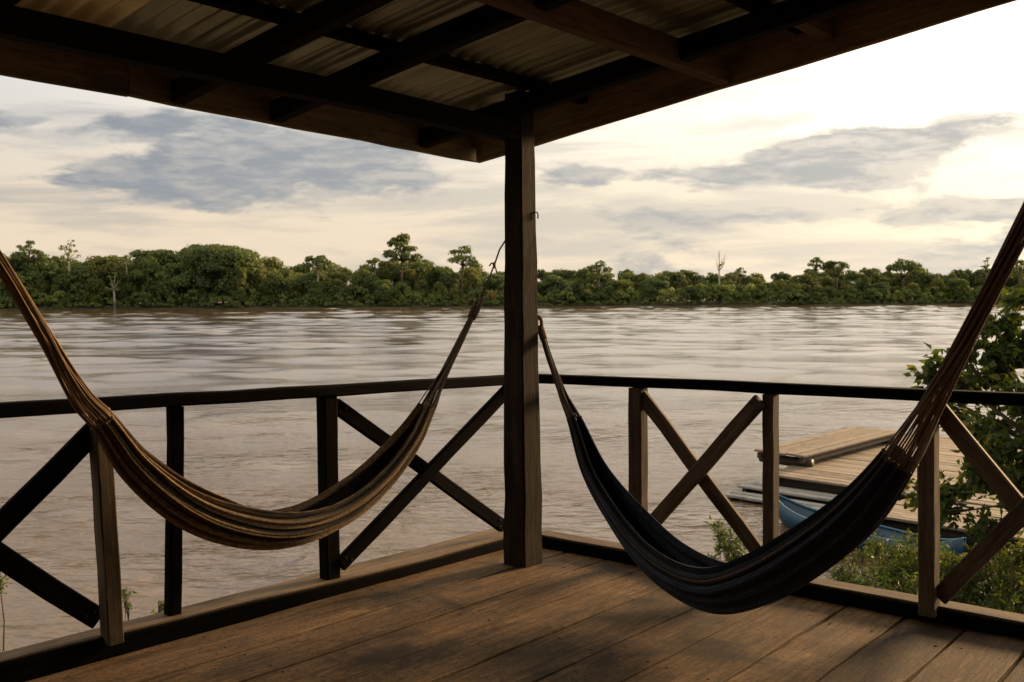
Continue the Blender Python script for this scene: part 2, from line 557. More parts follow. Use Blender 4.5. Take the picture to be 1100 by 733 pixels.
# the river: real low waves where the view crosses it, a flat sheet beyond
wr = np.random.default_rng(5)
STEP = 0.62
wx = np.arange(-205, 205.01, STEP)
wy = np.concatenate([np.arange(-2, 60, 0.5), np.arange(60, 312, STEP)])
GX, GY = np.meshgrid(wx, wy)
HZ = np.zeros_like(GX)
for k in range(46):
    lam = float(np.exp(wr.uniform(np.log(2.3), np.log(11.0))))
    an = wr.normal(0, 0.55) + 0.15
    kx, ky = math.sin(an) * 2 * math.pi / lam, math.cos(an) * 2 * math.pi / lam
    HZ += (lam ** 0.85) * 0.0031 * np.sin(GX * kx + GY * ky + wr.uniform(0, 6.28))
pm = np.zeros_like(GX)
for k in range(14):                      # slicks and gusts
    lx, ly = wr.uniform(40, 160), wr.uniform(9, 34)
    pm += np.sin(GX * 2 * math.pi / lx + wr.uniform(0, 6.28) + 0.8 * np.sin(GY / ly)) * np.sin(GY * 2 * math.pi / ly + wr.uniform(0, 6.28) + 0.7 * np.sin(GX / lx * 3))
pm = 1 / (1 + np.exp(-pm * 1.1))
edge = np.clip(np.minimum.reduce([GX + 205, 205 - GX, GY + 2, 311 - GY]) / 6, 0, 1)
HZ = HZ * (0.30 + 1.0 * pm) * edge
ny_, nx_ = GX.shape
wv = np.stack([GX, GY, HZ], axis=-1).reshape(-1, 3)
q = (np.arange(ny_ - 1)[:, None] * nx_ + np.arange(nx_ - 1)[None, :]).reshape(-1)
wf = np.stack([q, q + 1, q + nx_ + 1, q + nx_], axis=1)
x0, x1, y0, y1 = wx[0], wx[-1], wy[0], wy[-1]
ring_v = np.array([(x0, y0, 0), (x1, y0, 0), (x1, y1, 0), (x0, y1, 0), (-3000, y0, 0), (3000, y0, 0), (3000, y1, 0), (-3000, y1, 0), (3000, 1200, 0), (-3000, 1200, 0)])
nb = len(wv)
ring_f = np.array([(4, 0, 3, 7), (1, 5, 6, 2), (7, 6, 8, 9)]) + nb
wv = np.concatenate([wv, ring_v]).astype(np.float32)
wf = np.concatenate([wf, ring_f]).astype(np.int32)
me = bpy.data.meshes.new('river')
me.vertices.add(len(wv))
me.vertices.foreach_set('co', wv.reshape(-1))
me.loops.add(len(wf) * 4)
me.loops.foreach_set('vertex_index', wf.reshape(-1))
me.polygons.add(len(wf))
me.polygons.foreach_set('loop_start', np.arange(0, len(wf) * 4, 4, dtype=np.int32))
me.polygons.foreach_set('loop_total', np.full(len(wf), 4, dtype=np.int32))
me.polygons.foreach_set('use_smooth', np.ones(len(wf), dtype=bool))
me.materials.append(M['water'])
me.update(calc_edges=True)
tag(obj('river', me, ID), kind='structure')

# ---------------------------------------------------------------- deck floor
floor = empty('deck_floor', TD, kind='structure')
SLOPE = 0.06
seams = [-0.03, 0.315, 0.598, 0.866, 1.143, 1.428, 1.675, 1.962, 2.222, 2.478, 2.735, 3.0, 3.28, 3.55, 3.81, 4.09, 4.36, 4.63, 4.9, 5.18, 5.45]
for i in range(len(seams) - 1):
    b0, b1 = seams[i], seams[i + 1]
    gap = 0.020 if i == 0 else rs.uniform(0.011, 0.017)
    wd, mid_ = b1 - b0 - gap, (b0 + b1) / 2
    st = 0.02 if i else -0.02
    dz_ = rs.uniform(-0.004, 0.003)
    ends = [st, 6.2]
    if i in (3, 7, 11):
        ends = [st, rs.uniform(3.2, 4.4), 6.2]
    for e0, e1 in zip(ends[:-1], ends[1:]):
        beam('plank', (e0, mid_ + SLOPE * e0, -0.03 + dz_), (e1 - 0.005, mid_ + SLOPE * (e1 - 0.005), -0.03 + dz_ + rs.uniform(-.002, .002)),
             wd, 0.06, M['floor'], floor, cham=0.002, seg=22, jit=0.0022)
nv, nf = [], []
for a in (0.12, 0.35, 1.3, 2.25, 3.2):
    for i in range(len(seams) - 1):
        for fb in (0.2, 0.8):
            b = seams[i] + (seams[i + 1] - seams[i]) * fb + SLOPE * a + rs.uniform(-.02, .02)
            aa = a + rs.uniform(-.02, .02)
            o_ = len(nv)
            for r_, z_ in ((0.0065, 0.0005), (0.005, 0.0035)):
                for q in range(7):
                    nv.append((aa + r_ * math.cos(q * .8976), b + r_ * math.sin(q * .8976), z_))
            for q in range(7):
                nf.append((o_ + q, o_ + (q + 1) % 7, o_ + 7 + (q + 1) % 7, o_ + 7 + q))
            nf.append(tuple(o_ + 7 + q for q in range(7)))
tag(obj('nail_heads', make_mesh('nail_heads', nv, nf, M['rust']), TD, floor), kind='stuff')
for a in (0.35, 1.3, 2.25, 3.2, 4.15, 5.1, 6.0):
    beam('joist', (a, -0.05, -0.135), (a, 5.6, -0.135), 0.06, 0.14, M['roofdark'], floor)
for a in (0.2, 2.2, 4.2, 6.0):
    for b in (0.25, 2.4, 4.8):
        beam('stilt', (a, b, -3.9), (a, b, -0.19), 0.14, 0.14, M['post'], floor, up=(1, 0, 0))

# ---------------------------------------------------------------- corner post
PA, PB = 0.415, 0.315
post = empty('corner_post', TD @ Matrix.Translation((PA, PB, 0)), 'thick rough timber post holding the roof corner, both hammocks tied to it', 'post')
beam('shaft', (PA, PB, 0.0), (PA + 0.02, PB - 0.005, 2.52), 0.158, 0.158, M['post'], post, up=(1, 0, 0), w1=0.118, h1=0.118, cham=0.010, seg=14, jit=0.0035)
# string tied round the post, one end hanging
zz = 1.885
tubes('string_tie', [([(PA - .030, PB + .060, zz + .004), (PA - .046, PB + .067, zz + .004), (PA - .050, PB + .069, zz - .012), (PA - .049, PB + .068, zz - .030)], 0.004)], M['cord_tan'], post, TD)


# ---------------------------------------------------------------- railings
def local(pts):
    return [tuple(p) for p in pts]


rail_a = empty('railing', TD @ Matrix.Translation((0, 0, 0)), 'dark wooden railing with X braces behind the brown hammock, facing the open river', 'railing')
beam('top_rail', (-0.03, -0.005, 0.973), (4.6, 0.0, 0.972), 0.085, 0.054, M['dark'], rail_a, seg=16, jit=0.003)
# sill: a broad board that widens towards the corner
sv, sf = [], []
NS = 16
for i in range(NS + 1):
    k = i / NS
    a = -0.12 + 4.75 * k
    inner = 0.055 - 0.075 * max(0, 1 - a / 1.2) ** 1.5 if a < 1.2 else 0.055
    inner += rs.uniform(-.003, .003)
    outer = -0.055 - 0.19 * max(0, 1 - a / 3.0) + rs.uniform(-.004, .004)
    top = 0.052 + rs.uniform(-.003, .003)
    for (b, z) in ((inner, -0.04), (inner, top - 0.006), (inner - 0.006, top), (outer + 0.006, top - 0.004), (outer, top - 0.012), (outer, -0.04)):
        sv.append((a, b, z))
for i in range(NS):
    for j in range(6):
        sf.append((i * 6 + j, i * 6 + (j + 1) % 6, i * 6 + 6 + (j + 1) % 6, i * 6 + 6 + j))
sf += [(5, 4, 3, 2, 1, 0), tuple(NS * 6 + j for j in range(6))]
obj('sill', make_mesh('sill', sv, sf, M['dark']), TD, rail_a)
cv, cf = [], []
for i in range(NS + 1):
    q = sv[i * 6:i * 6 + 6]
    b0_, b1_ = q[1][1] - 0.012, q[4][1] + 0.004
    zt = q[2][2]
    cv += [(q[0][0], b0_, zt - 0.01), (q[0][0], b0_ - 0.002, zt + 0.007), (q[0][0], b1_ + 0.002, zt + 0.007), (q[0][0], b1_, zt - 0.01)]
for i in range(NS):
    for j in range(4):
        cf.append((i * 4 + j, i * 4 + (j + 1) % 4, i * 4 + 4 + (j + 1) % 4, i * 4 + 4 + j))
cf += [(3, 2, 1, 0), tuple(NS * 4 + j for j in range(4))]
obj('sill_cap', make_mesh('sill_cap', cv, cf, M['sill']), TD, rail_a)
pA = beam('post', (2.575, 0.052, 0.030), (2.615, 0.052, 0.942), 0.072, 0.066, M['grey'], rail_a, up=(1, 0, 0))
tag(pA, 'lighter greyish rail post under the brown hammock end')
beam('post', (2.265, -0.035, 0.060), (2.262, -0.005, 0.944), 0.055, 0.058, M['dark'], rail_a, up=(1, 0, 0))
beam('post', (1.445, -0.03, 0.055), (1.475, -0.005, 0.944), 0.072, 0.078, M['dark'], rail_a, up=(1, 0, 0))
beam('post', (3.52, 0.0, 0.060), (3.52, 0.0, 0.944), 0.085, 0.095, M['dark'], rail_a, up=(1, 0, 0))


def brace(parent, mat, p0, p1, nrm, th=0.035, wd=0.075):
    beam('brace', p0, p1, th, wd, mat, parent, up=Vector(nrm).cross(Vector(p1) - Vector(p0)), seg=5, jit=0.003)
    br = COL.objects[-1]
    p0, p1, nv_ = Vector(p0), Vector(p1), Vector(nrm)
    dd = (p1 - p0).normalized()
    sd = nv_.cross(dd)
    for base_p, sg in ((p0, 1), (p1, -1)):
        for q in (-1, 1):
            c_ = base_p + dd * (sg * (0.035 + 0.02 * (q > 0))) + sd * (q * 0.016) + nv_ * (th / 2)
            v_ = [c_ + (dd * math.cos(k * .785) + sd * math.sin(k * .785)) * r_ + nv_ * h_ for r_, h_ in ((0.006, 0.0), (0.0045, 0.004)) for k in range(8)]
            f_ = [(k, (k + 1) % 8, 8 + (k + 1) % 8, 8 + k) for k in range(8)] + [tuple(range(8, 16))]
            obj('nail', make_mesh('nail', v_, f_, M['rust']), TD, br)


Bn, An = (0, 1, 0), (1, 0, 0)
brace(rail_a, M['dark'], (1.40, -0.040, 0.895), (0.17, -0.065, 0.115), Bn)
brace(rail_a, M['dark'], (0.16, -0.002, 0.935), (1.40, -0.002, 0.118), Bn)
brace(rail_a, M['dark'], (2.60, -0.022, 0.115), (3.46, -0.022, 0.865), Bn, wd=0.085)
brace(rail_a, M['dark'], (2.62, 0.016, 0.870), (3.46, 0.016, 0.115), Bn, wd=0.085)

rail_b = empty('railing', TD @ Matrix.Translation((0, 0, 0)), 'brown wooden railing with X braces behind the dark hammock, facing the dock', 'railing')
beam('top_rail', (-0.005, 0.05, 0.974), (0.0, 4.9, 0.974), 0.085, 0.052, M['dark'], rail_b, seg=16, jit=0.003)
beam('sill', (-0.01, 0.06, 0.010), (-0.01, 4.9, 0.013), 0.135, 0.10, M['dark'], rail_b, seg=16, jit=0.002, cham=0.005)
beam('sill_cap', (-0.015, 0.06, 0.063), (-0.015, 4.9, 0.066), 0.120, 0.014, M['sill'], rail_b, seg=16, jit=0.003, cham=0.004)
beam('post', (0.0, 0.775, 0.066), (0.0, 0.775, 0.945), 0.085, 0.070, M['brown'], rail_b, up=(1, 0, 0))
beam('post', (0.0, 1.555, 0.066), (0.0, 1.555, 0.945), 0.058, 0.070, M['brown'], rail_b, up=(1, 0, 0))
beam('post', (0.052, 2.326, 0.030), (0.050, 2.322, 0.945), 0.070, 0.075, M['brown'], rail_b, up=(1, 0, 0))
beam('post', (0.0, 3.05, 0.066), (0.0, 3.05, 0.945), 0.08, 0.075, M['brown'], rail_b, up=(1, 0, 0))
beam('post', (0.0, 3.85, 0.066), (0.0, 3.85, 0.945), 0.08, 0.075, M['brown'], rail_b, up=(1, 0, 0))
brace(rail_b, M['brown'], (0.002, 0.80, 0.905), (0.002, 1.53, 0.125), An)
brace(rail_b, M['brown'], (0.040, 1.52, 0.915), (0.040, 0.80, 0.130), An)
brace(rail_b, M['brown'], (0.002, 2.345, 0.915), (0.002, 3.02, 0.115), An)
brace(rail_b, M['brown'], (0.040, 2.365, 0.110), (0.040, 3.02, 0.915), An)

# ---------------------------------------------------------------- roof
roof = empty('porch_roof', TD @ Matrix.Translation((0, 0, 2.3)), 'dark timber porch roof of corrugated metal sheets over the hammocks', 'roof')
RS = 0.102


def rz(b, off=0.0):          # underside of the rafters
    return 2.385 + RS * (b - 0.32) + off


upn = Vector((0, -RS, 1)).normalized()
beam('plate_beam', (0.495, 0.325, 2.309), (6.3, 0.325, 2.318), 0.085, 0.10, M['roofdark'], roof, seg=12, jit=0.003)
for a in (0.49, 1.49, 2.03, 3.05, 4.05, 5.05, 6.05):
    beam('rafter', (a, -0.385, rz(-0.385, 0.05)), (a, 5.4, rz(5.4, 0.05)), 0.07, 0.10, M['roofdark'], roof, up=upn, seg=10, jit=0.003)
for b in (0.47, 1.75, 2.6, 3.5, 4.4, 5.2):
    beam('purlin', (0.075, b, rz(b, 0.128)), (6.3, b, rz(b, 0.128)), 0.055, 0.05, M['roofdark'], roof, up=upn, seg=10)
beam('tie_beam', (0.078, 1.345, 2.525), (6.3, 1.345, 2.535), 0.06, 0.125, M['roofbrown'], roof, seg=12, jit=0.003)
beam('tie_beam', (0.078, 3.55, 2.745), (6.3, 3.55, 2.745), 0.06, 0.125, M['roofbrown'], roof, seg=12, jit=0.003)
for b in (-0.1, 1.88, 2.75):
    beam('lookout', (0.075, b, rz(b, 0.065)), (0.452, b, rz(b, 0.065)), 0.06, 0.07, M['roofbrown'], roof, up=upn)
# fascia boards
beam('fascia_board', (0.030, -0.40, 2.395), (2.262, -0.40, 2.422), 0.03, 0.225, M['fascia'], roof, seg=10, jit=0.003)
beam('fascia_board', (2.2625, -0.402, 2.420), (6.3, -0.402, 2.422), 0.03, 0.225, M['fascia'], roof, seg=10, jit=0.003)
beam('fascia_board', (0.044, -0.3845, 2.281 + 0.115), (0.044, 5.4, 2.281 + 0.115 + RS * 5.785), 0.03, 0.235, M['fascia'], roof, up=upn, seg=14, jit=0.003)


def sheet(a0, wd, b0, b1, lift, pitch, amp, mat):
    n = int(wd / pitch * 6)
    vs, fs = [], []
    rows = 5
    for j in range(rows + 1):
        b = b0 + (b1 - b0) * j / rows
        for i in range(n + 1):
            x = wd * i / n
            z = amp * math.cos(2 * math.pi * x / pitch)
            vs.append((x, b - b0, rz(b, 0.165 + lift) - rz(b0, 0) + z + 0.003 * math.sin(b * 3 + a0)))
    for j in range(rows):
        for i in range(n):
            q = j * (n + 1) + i
            fs.append((q, q + 1, q + n + 2, q + n + 1))
    o = obj('roofing_sheet', make_mesh('roofing_sheet', vs, fs, mat, True), TD @ Matrix.Translation((a0, b0, rz(b0, 0))), roof)
    md = o.modifiers.new('thick', 'SOLIDIFY')
    md.thickness = 0.0012


a = 0.02
i = 0
while a < 6.2:
    old = a > 1.85
    wd = 0.80 if i < 2 else 0.84
    for q, (b0, b1) in enumerate(((-0.47, 2.75), (2.65, 5.5))):
        sheet(a, wd + 0.05, b0, b1, 0.004 * (i % 2) + 0.006 * q, 0.088 if old else 0.084, 0.017 if old else 0.012, M['tin_old'] if old else M['tin'])
    a += wd
    i += 1

# posts of the porch and the house behind the viewer
for (pa, pb, txt) in ((3.50, 0.325, 'timber roof post at the outer end of the brown hammock'), (1.47, 3.46, 'timber roof post at the outer end of the dark hammock'),
                      (0.46, 4.6, 'timber roof post beside the dock railing')):
    e = empty('roof_post', TD @ Matrix.Translation((pa, pb, 0)), txt, 'post')
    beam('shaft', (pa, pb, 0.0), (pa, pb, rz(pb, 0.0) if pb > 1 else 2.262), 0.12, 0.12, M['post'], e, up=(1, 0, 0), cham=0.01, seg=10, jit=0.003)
hw = empty('house_wall', TD @ Matrix.Translation((6.25, 3, 0)), 'plank house wall closing the porch behind the viewer', 'wall')
for k in range(28):
    b = -0.3 + 0.21 * k
    beam('wall_board', (6.26, b, 0.0), (6.26, b, rz(b, 0.03)), 0.2, 0.025, M['roofbrown'], hw, up=(1, 0, 0), seg=2)
hw2 = empty('house_wall', TD @ Matrix.Translation((3, 5.5, 0)), 'plank house wall closing the porch on the high side of the roof', 'wall')
for k in range(24):
    a = 1.4 + 0.205 * k
    beam('wall_board', (a, 5.48, 0.0), (a, 5.48, 2.9), 0.025, 0.2, M['roofbrown'], hw2, up=(1, 0, 0), seg=2)


# ---------------------------------------------------------------- hammocks
def catmull(P, T, n):
    """smooth curve through P (with parameters = chord length), n samples"""
    P = [np.array(p, float) for p in P]
    d = [0]
    for a, b in zip(P[:-1], P[1:]):
        d.append(d[-1] + np.linalg.norm(b - a))
    d = np.array(d)
    out = []
    for s in np.linspace(T[0] if T else 0, T[1] if T else d[-1], n):
        i = min(max(np.searchsorted(d, s) - 1, 0), len(P) - 2)
        p1, p2 = P[i], P[i + 1]
        p0 = P[i - 1] if i > 0 else 2 * p1 - p2
        p3 = P[i + 2] if i + 2 < len(P) else 2 * p2 - p1
        h = d[i + 1] - d[i]
        k = (s - d[i]) / h
        m1 = (p2 - p0) / ((d[i + 1] - (d[i - 1] if i > 0 else d[i] - h))) * h
        m2 = (p3 - p1) / (((d[i + 2] if i + 2 < len(P) else d[i + 1] + h) - d[i])) * h
        out.append((2 * k**3 - 3 * k**2 + 1) * p1 + (k**3 - 2 * k**2 + k) * m1 + (-2 * k**3 + 3 * k**2) * p2 + (k**3 - k**2) * m2)
    return np.array(out), d


def hammock(label, P, i0, i1, nrm, dims, mats, seed, lipa=128, npl=11):
    """P: centre line from one hook to the other, cloth between the indices i0 and i1, nrm: towards the viewer's side"""
    r = random.Random(seed)
    root = empty('hammock', TD @ Matrix.Translation(P[len(P) // 2]), label, 'hammock')
    _, d = catmull(P, None, 4)
    s0, s1 = d[i0], d[i1]
    NSEG, NT_ = 130, 220
    C, _ = catmull(P, (s0, s1), NSEG + 1)
    nrm = np.array(nrm, float)
    nrm /= np.linalg.norm(nrm)
    T = np.gradient(C, axis=0)
    T /= np.linalg.norm(T, axis=1)[:, None]
    N = np.cross(nrm, T)
    N /= np.linalg.norm(N, axis=1)[:, None]
    if N[NSEG // 2][2] < 0:
        N = -N
    ph = [r.uniform(0, 6.28) for _ in range(12)]
    ks = np.linspace(0, 1, NSEG + 1)
    Wd = 0.76 * np.interp(ks, [q[0] for q in dims], [q[1] for q in dims])
    Dd = 0.68 * np.interp(ks, [q[0] for q in dims], [q[2] for q in dims])
    for _ in range(12):
        Wd[1:-1] = (Wd[:-2] + Wd[1:-1] * 2 + Wd[2:]) / 4
        Dd[1:-1] = (Dd[:-2] + Dd[1:-1] * 2 + Dd[2:]) / 4
    vs, uv = [], []
    for i in range(NSEG + 1):
        k = ks[i]
        mid_k = math.sin(math.pi * k)
        for j in range(NT_ + 1):
            tt = j / NT_
            lip = lipa + (140 - lipa) * (1 - mid_k) + 6 * math.sin(4 * k + ph[0])
            fi = (tt * 2 - 1) * rad(lip)
            # long folds that run from end to end
            f1 = math.sin(npl * fi + 0.9 * math.sin(2.6 * k + ph[1]) + ph[2])
            f2 = math.sin(npl * 1.83 * fi + 0.8 * math.sin(3.7 * k + ph[3]) + ph[4])
            f3 = math.sin(npl * 0.43 * fi + 1.2 * math.sin(1.9 * k + ph[5]) + ph[6])
            sharp = 1 - 2 * abs(math.sin(npl * 0.5 * fi + 0.9 * math.sin(2.2 * k + ph[7]) + ph[8])) ** 0.6
            am = 0.0155 * (0.5 + 0.5 * mid_k)
            cre = 1 - 2 * abs(math.sin(npl * 1.35 * fi + 1.4 * math.sin(2.9 * k + ph[10]) + ph[11])) ** 0.5
            tin_ = math.sin(npl * 4.7 * fi + 1.5 * math.sin(3.1 * k + ph[3]) + ph[0])
            rr = am * (0.40 * f1 + 0.25 * f2 + 0.7 * f3 - 0.75 * sharp - 0.40 * cre + 0.14 * tin_)
            edge = max(0, abs(tt * 2 - 1) - 0.94) / 0.06
            rr += 0.006 * edge
            x = (Wd[i] / 2 + rr) * math.sin(fi)
            y = -(Dd[i] / 2 + rr) * math.cos(fi)
            if edge > 0 or abs(tt * 2 - 1) > 0.7:
                y += 0.010 * math.sin(9 * k + (3 if tt > 0.5 else 0) + ph[9]) * (abs(tt * 2 - 1) - 0.7) / 0.3
            p = C[i] + nrm * x + N[i] * y
            vs.append(p)
            uv.append((k * (s1 - s0) / 2.0, tt))
    fs = []
    for i in range(NSEG):
        for j in range(NT_):
            q = i * (NT_ + 1) + j
            fs.append((q, q + 1, q + NT_ + 2, q + NT_ + 1))
    me = make_mesh('body', vs, fs, mats[0], True)
    ul = me.uv_layers.new(name='UVMap')
    li = np.zeros(len(me.loops), dtype=np.int32)
    me.loops.foreach_get('vertex_index', li)
    ul.data.foreach_set('uv', np.array(uv, dtype=np.float32)[li].ravel())
    o = obj('body', me, TD, root)
    md = o.modifiers.new('thick', 'SOLIDIFY')
    md.thickness = 0.005
    md.offset = 0
    # hems: braided edge where the cords are knotted in
    ends = []
    for (ri, rng) in ((0, (s0, 0.0)), (NSEG, (s1, d[-1]))):
        row = [np.array(vs[ri * (NT_ + 1) + j]) for j in range(NT_ + 1)]
        tubes('end_hem', [([tuple(p) for p in row[::2]], 0.0065)], mats[1], root, TD, 6)
        ends.append((row, rng))
    return root, ends, d


def cord_bundle(root, row, P, d, sa, sb, r0, r1, mat, seed, fan=0.24, ncord=34):
    """cords gathered from the cloth's edge into a strand that runs along P from sa to sb"""
    r = random.Random(seed)
    n = 26
    C, _ = catmull(P, (sa, sb), n + 1)
    T = np.gradient(C, axis=0)
    T /= np.linalg.norm(T, axis=1)[:, None]
    A = np.cross(T, np.array([0.3, 0.2, 0.93]))
    A /= np.linalg.norm(A, axis=1)[:, None]
    B = np.cross(T, A)
    L = abs(sb - sa)
    chains = []
    cen = np.mean(np.array(row), axis=0)
    for q in range(ncord):
        p0 = row[int((q + 0.5) / ncord * (len(row) - 1))]
        off0 = p0 - C[0]
        rel = p0 - cen
        ang = math.atan2(float(np.dot(rel, B[0])), float(np.dot(rel, A[0]))) + r.uniform(-.5, .5)
        qq = math.sqrt(r.uniform(0.1, 1))
        tw = r.uniform(0.5, 1.3)
        pts, rr = [], []
        for i in range(n + 1):
            k = i / n
            f = ssm(0, 1, min(1, k * L / fan))
            f = f ** 0.75
            R_ = (r0 + (r1 - r0) * k) * qq
            an = ang + tw * k * 2.0
            target = A[i] * (R_ * math.cos(an)) + B[i] * (R_ * math.sin(an))
            pts.append(tuple(C[i] + off0 * (1 - f) + target * f))
            rr.append(0.0030 + 0.0010 * f)
        chains.append((pts, rr))
    return tubes('suspension_cords', chains, mat, root, TD, 5)


# ochre-brown hammock
PLh = [(3.46, 0.46, 2.02), (3.29, 0.465, 1.74), (3.135, .465, 1.487), (3.076, .46, 1.392), (2.983, .451, 1.238), (2.86, .440, 1.035), (2.785, .433, 0.955), (2.66, .421, 0.785), (2.46, .403, 0.618),
       (2.24, .382, 0.512), (2.0, .361, 0.456), (1.743, .337, 0.470), (1.457, .311, 0.577), (1.206, .288, 0.748), (1.085, .277, 0.882), (0.858, .256, 1.164), (0.699, .241, 1.370), (0.589, .231, 1.529), (0.470, .220, 1.73)]
hl, ends, d = hammock('ochre brown striped hammock sagging between the corner post and the left edge', PLh, 6, 14, (-0.092, 1, 0),
                      [(0, .10, .115), (.12, .16, .165), (.3, .19, .20), (.5, .22, .205), (.7, .22, .225), (.88, .15, .17), (1, .075, .105)],
                      (M['cloth_tan'], M['cord_tan']), 3)
cord_bundle(hl, ends[0][0], PLh, d, d[6], d[1], 0.026, 0.018, M['cord_tan'], 5, fan=0.42)
cord_bundle(hl, ends[1][0], PLh, d, d[14], d[16], 0.022, 0.012, M['cord_dark'], 6, fan=0.30)


def whip(root, P, ra, rb, mat, turns=7):
    """cord wound tightly round the end of the strand"""
    P = [Vector(p) for p in P]
    ax = (P[1] - P[0])
    a = ax.cross(Vector((0.2, 0.3, 0.9))).normalized()
    b = ax.cross(a).normalized()
    pts = []
    for i in range(turns * 10 + 1):
        k = i / (turns * 10)
        an = 2 * math.pi * turns * k
        r = ra + (rb - ra) * k
        pts.append(P[0] + ax * k + a * (math.cos(an) * r) + b * (math.sin(an) * r))
    tubes('whipping', [(pts, 0.0045)], mat, root, TD, 6)


def ring_pts(c, u, v, ru, rv, n=18, a0=0.0):
    c, u, v = Vector(c), Vector(u).normalized(), Vector(v).normalized()
    return [c + u * (ru * math.cos(a0 + 2 * math.pi * i / n)) + v * (rv * math.sin(a0 + 2 * math.pi * i / n)) for i in range(n + 1)]


whip(hl, [(0.735, .244, 1.322), (0.695, .241, 1.378)], 0.019, 0.022, M['cord_dark'], 6)
tubes('loop', [(ring_pts((0.686, .240, 1.390), (-0.57, -.05, 0.82), (0, 1, 0.2), 0.042, 0.022), 0.010),
               (ring_pts((0.692, .240, 1.380), (-0.57, -.05, 0.82), (0.25, 1, -0.1), 0.038, 0.018), 0.008)], M['cord_dark'], hl, TD, 8)
kn = Vector((0.541, 0.226, 1.605))
tubes('rope', [([(0.668, .239, 1.420), (0.60, .232, 1.515), tuple(kn), (0.495, .222, 1.69), (0.46, .236, 1.745), (0.40, .238, 1.752), (0.37, .245, 1.755)], 0.005),
               ([(0.662, .248, 1.425), (0.60, .238, 1.518), tuple(kn)], 0.004),
               (ring_pts(kn, (0.3, 0.2, 0.9), (0.8, 0.5, -0.2), 0.013, 0.011), 0.006),
               ([tuple(kn), (0.556, .22, 1.617), (0.568, .215, 1.60)], 0.004), ([tuple(kn), (0.524, .22, 1.59), (0.516, .22, 1.567)], 0.004)], M['rope'], hl, TD, 6)
tubes('hook_rope', [([(3.29, .465, 1.74), (3.44, .40, 2.02), (3.438, .26, 2.03), (3.56, .26, 2.03), (3.565, .39, 2.03), (3.44, .392, 2.03)], 0.012)], M['rope'], hl, TD, 6)

# dark blue hammock
PRh = [(.290, .30, 1.44), (.300, .31, 1.35), (.316, .353, 1.275), (.350, .448, 1.107), (.401, .585, .917), (.440, .690, .804), (.510, .880, .550), (.622, 1.182, .336), (.722, 1.451, .228), (.832, 1.749, .212),
       (.929, 2.011, .312), (1.014, 2.242, .462), (1.090, 2.448, .636), (1.152, 2.615, .842), (1.200, 2.744, 1.046), (1.259, 2.905, 1.335), (1.306, 3.032, 1.567), (1.37, 3.20, 1.87), (1.41, 3.40, 2.15)]
hr, ends, d = hammock('dark navy striped hammock hanging low in front of the dock railing', PRh, 5, 13, (1, -0.37, 0),
                      [(0, .065, .085), (.12, .13, .14), (.3, .20, .205), (.5, .24, .225), (.7, .24, .235), (.88, .19, .215), (1, .12, .155)],
                      (M['cloth_navy'], M['cord_dark']), 11, lipa=146)
cord_bundle(hr, ends[0][0], PRh, d, d[5], d[2], 0.019, 0.013, M['cord_dark'], 8, fan=0.34)
M['cord_mid'] = plain('mid_brown_cord', (0.15, 0.105, 0.068), 0.9, 0.5, 60)  # lighter brown cord for the outer bundle
cord_bundle(hr, ends[1][0], PRh, d, d[13], d[17], 0.031, 0.024, M['cord_mid'], 9, fan=0.50)
whip(hr, [(.330, .393, 1.205), (.316, .353, 1.275)], 0.017, 0.018, M['cord_tan'], 7)
tubes('loop', [(ring_pts((.311, .343, 1.296), (-.05, -.15, 0.98), (0.3, 0.95, 0.1), 0.034, 0.025), 0.010)], M['cord_tan'], hr, TD, 8)
tubes('rope', [([(.308, .335, 1.312), (.300, .30, 1.38), (.338, .245, 1.43), (.345, .236, 1.432), (.49, .235, 1.43)], 0.005)], M['rope'], hr, TD, 6)
tubes('hook_rope', [([(1.37, 3.20, 1.87), (1.40, 3.385, 2.2), (1.54, 3.39, 2.21), (1.54, 3.53, 2.21), (1.40, 3.53, 2.21), (1.398, 3.40, 2.2)], 0.013)], M['rope'], hr, TD, 6)


# ---------------------------------------------------------------- foliage helpers
def quads_mesh(name, V, mat, tint=None):
    """V: (n,4,3) array of quads"""
    n = len(V)
    me = bpy.data.meshes.new(name)
    me.vertices.add(n * 4)
    me.vertices.foreach_set('co', np.ascontiguousarray(V.reshape(-1), dtype=np.float32))
    me.loops.add(n * 4)
    me.loops.foreach_set('vertex_index', np.arange(n * 4, dtype=np.int32))
    me.polygons.add(n)
    me.polygons.foreach_set('loop_start', np.arange(0, n * 4, 4, dtype=np.int32))
    me.polygons.foreach_set('loop_total', np.full(n, 4, dtype=np.int32))
    at = me.attributes.new('tint', 'FLOAT_COLOR', 'POINT')
    tn = np.ones((n, 3)) if tint is None else tint
    colr = np.ones((n, 4, 4), dtype=np.float32)
    colr[:, :, :3] = tn[:, None, :]
    at.data.foreach_set('color', colr.reshape(-1))
    me.materials.append(mat)
    me.update(calc_edges=True)
    return me


rng = np.random.default_rng(21)


def unit(n):
    v = rng.normal(size=(n, 3))
    return v / np.linalg.norm(v, axis=1)[:, None]


def cards(P, Nn, size, aspect=0.7, bend=0.25):
    """leaf-clump faces at P facing roughly along Nn"""
    n = len(P)
    u = np.cross(Nn, unit(n))
    u /= np.linalg.norm(u, axis=1)[:, None] + 1e-9
    v = np.cross(Nn, u)
    s = (size * rng.uniform(0.55, 1.35, n))[:, None]
    j = lambda: rng.uniform(0.6, 1.2, (n, 1))
    q = np.stack([P - u * s * j(), P - v * s * aspect * j() + Nn * s * bend, P + u * s * j(), P + v * s * aspect * j() - Nn * s * bend], axis=1)
    return q


